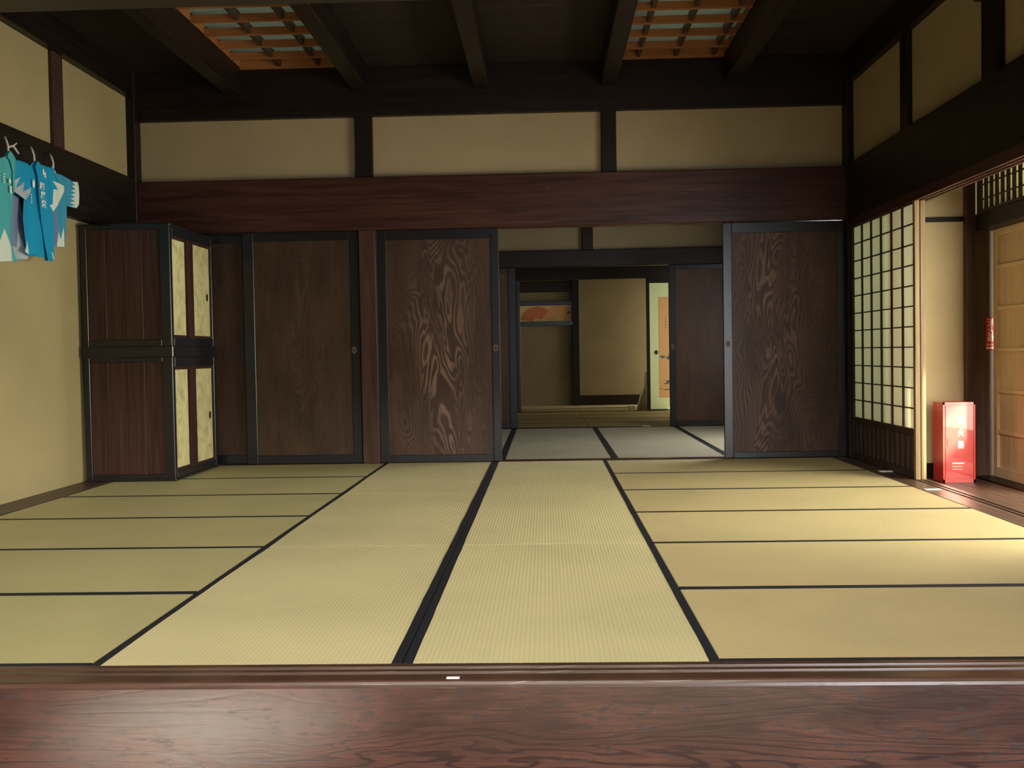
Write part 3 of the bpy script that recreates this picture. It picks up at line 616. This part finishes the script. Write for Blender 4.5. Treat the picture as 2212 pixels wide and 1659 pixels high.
C3 = [(3.70, 2.12), (3.84, 2.168), (3.865, 2.18), (3.913, 2.15), (3.964, 2.153), (4.161, 2.136), (4.213, 2.143), (4.234, 2.112), (4.233, 2.05), (4.223, 1.985), (4.195, 1.956), (4.055, 1.951), (4.041, 1.886), (4.026, 1.805), (4.004, 1.664), (3.907, 1.657), (3.808, 1.662), (3.720, 1.70), (3.70, 1.9)]
C3S = [(4.144, 2.133), (4.184, 2.115), (4.118, 2.101), (4.185, 2.088), (4.109, 2.067), (4.183, 2.059), (4.107, 2.039), (4.176, 2.03), (4.102, 2.011), (4.168, 2.001), (4.094, 1.982), (4.164, 1.972), (4.093, 1.9555), (4.195, 1.958), (4.2215, 1.985), (4.2315, 2.05), (4.232, 2.111), (4.212, 2.141)]
C3B = [(3.924, 1.762), (3.955, 1.71), (4.007, 1.80), (4.003, 1.666), (3.905, 1.6585)]
C3V = [(3.80, 1.665), (3.80, 1.88), (3.875, 1.90), (3.915, 1.76), (3.905, 1.66)]
TEXTS = ((3.561, 2.002, '和'), (3.569, 1.947, '度'), (3.577, 1.891, '織'))
g1 = 'happi coats hung on strings from the left lintel'
k1 = empty('happi_coat', (-2.82, 3.2, 1.5), 'teal happi coat with white zigzag hem, cut by the left frame edge', 'coat', g1)
drape('body', C1, folds(.012, 30, 0, 2.1), -2.80, .003, 'cloth_teal', k1, prints=[(C1W, 'white_cloth')])
drape('back_panel', UN, folds(.010, 34, 1, 2.1), -2.835, .003, 'cloth_violet', k1, prints=[(UNW, 'cloth_lining')])  # violet puts shade into the colour of the under panel
drape('collar', [(3.17, 2.12), (3.195, 2.155), (3.213, 2.161), (3.267, 2.123), (3.252, 2.039), (3.239, 1.918), (3.222, 1.90), (3.228, 2.04), (3.205, 2.10)], lambda y, z: .002, -2.786, .005, 'cloth_teal', k1)
for y, z, h in ((3.189, 1.975, .026), (3.197, 1.925, .045)): box('lettering', -2.786, -2.783, y-.009, y+.009, z-h/2, z+h/2, 'print_white', k1)
for i in range(4): box('lettering', -2.788, -2.785, 3.120, 3.135, 1.955+i*.016, 1.962+i*.016, 'print_white', k1)
k2 = empty('happi_coat', (-2.82, 3.5, 1.5), 'bright blue happi coat with lettered collar, middle of the hanging coats', 'coat', g1)
drape('body', C2, folds(.012, 26, 2, 2.1), -2.80, .003, 'cloth_blue', k2, prints=[(C2L, 'cloth_lining'), (C2R, 'white_cloth'), (C2A, 'white_cloth'), (C2B, 'white_cloth')])
drape('collar', [(3.525, 2.159), (3.565, 2.150), (3.61, 2.09), (3.606, 1.95), (3.625, 1.78), (3.668, 1.62), (3.70, 1.541), (3.632, 1.537), (3.59, 1.66), (3.555, 1.80), (3.535, 1.95), (3.53, 2.06), (3.50, 2.12)], lambda y, z: .001, -2.782, .006, 'cloth_blue', k2)
for y, z, ch in TEXTS: text('lettering', ch, .052, (-2.775, y+.004, z), '+x', 'print_white', k2, 1.25, .0006, .0012)
ellipse_prism('crest', 3.477, 2.008, .014, .026, 0, -2.786, -2.783, 'print_white', k2); 
for y, z in ((3.588, 2.10), (3.61, 2.085)): box('lettering', -2.778, -2.774, y-.007, y+.007, z-.018, z+.018, 'print_white', k2)
for i in range(4): box('lettering', -2.785, -2.782, 3.438, 3.446, 1.88+i*.016, 1.888+i*.016, 'print_white', k2)
k3 = empty('happi_coat', (-2.85, 3.9, 1.6), 'light blue happi coat with toothed white cuff, nearest the cabinet', 'coat', g1)
drape('body', C3, folds(.010, 24, 3, 2.1), -2.845, .003, 'cloth_light_blue', k3, prints=[(C3S, 'white_cloth'), (C3B, 'white_cloth'), (C3V, 'cloth_violet')])
for i, (a, k) in enumerate((((-2.797, 3.204, 2.163), k1), ((-2.80, 3.525, 2.163), k2), ((-2.842, 3.862, 2.184), k3))):
    x, y, z = a
    st = tube('hanging_string', [(x, y, z-.004), (x+.002, y-.006, z+.03), (x-.008, y-.004, z+.06), (x-.02, y-.002, z+.085)], .0065, 'string_white'); tag(st, ['twisted white string holding the teal coat', 'twisted white string holding the bright blue coat', 'twisted white string holding the light blue coat'][i], 'string', 'strings holding the coats')
    tube('nail', [(-2.915, y-.004, z+.092), (x-.014, y-.002, z+.086)], .003, 'black_iron', st)
    if i == 0:
        tube('bow', [(x, y+.0, z+.02), (x+.01, y+.04, z+.035), (x+.01, y+.08, z+.06)], .006, 'string_white', st); tube('bow', [(x+.01, y+.04, z+.035), (x+.01, y+.075, z+.015), (x+.01, y+.10, z-.0)], .006, 'string_white', st)
    if i == 2: tube('bow', [(x+.004, y-.03, z+.0), (x+.006, y-.01, z-.02), (x+.012, y+.01, z-.045)], .005, 'string_white', st)
# ------------------------------------------------------------------ garden beyond the veranda
struct('floor_garden', 3.72, 14, -8, 16, -.60, -.5, 'garden_soil')
bm = bmesh.new(); rr = random.Random(5)
for i in range(14000):
    p = Vector((rr.gauss(7.6, .5), rr.uniform(3.5, 15), rr.uniform(-.5, 4.6)))
    d1 = Vector((rr.uniform(-1, 1), rr.uniform(-1, 1), rr.uniform(-1, 1))).normalized(); d2 = d1.cross(Vector((rr.random(), rr.random(), 1))).normalized(); s = rr.uniform(.10, .22)
    vs = [bm.verts.new(p+s*q) for q in (d1, .45*d2, -d1, -.45*d2)]; bm.faces.new(vs)
hd = from_bm('garden_hedge', bm, 'leaf_green', (7.6, 5, -.5)); hd['label'] = 'green leafy garden hedge seen through the lattice transom'; hd['category'] = 'hedge'; hd['kind'] = 'stuff'
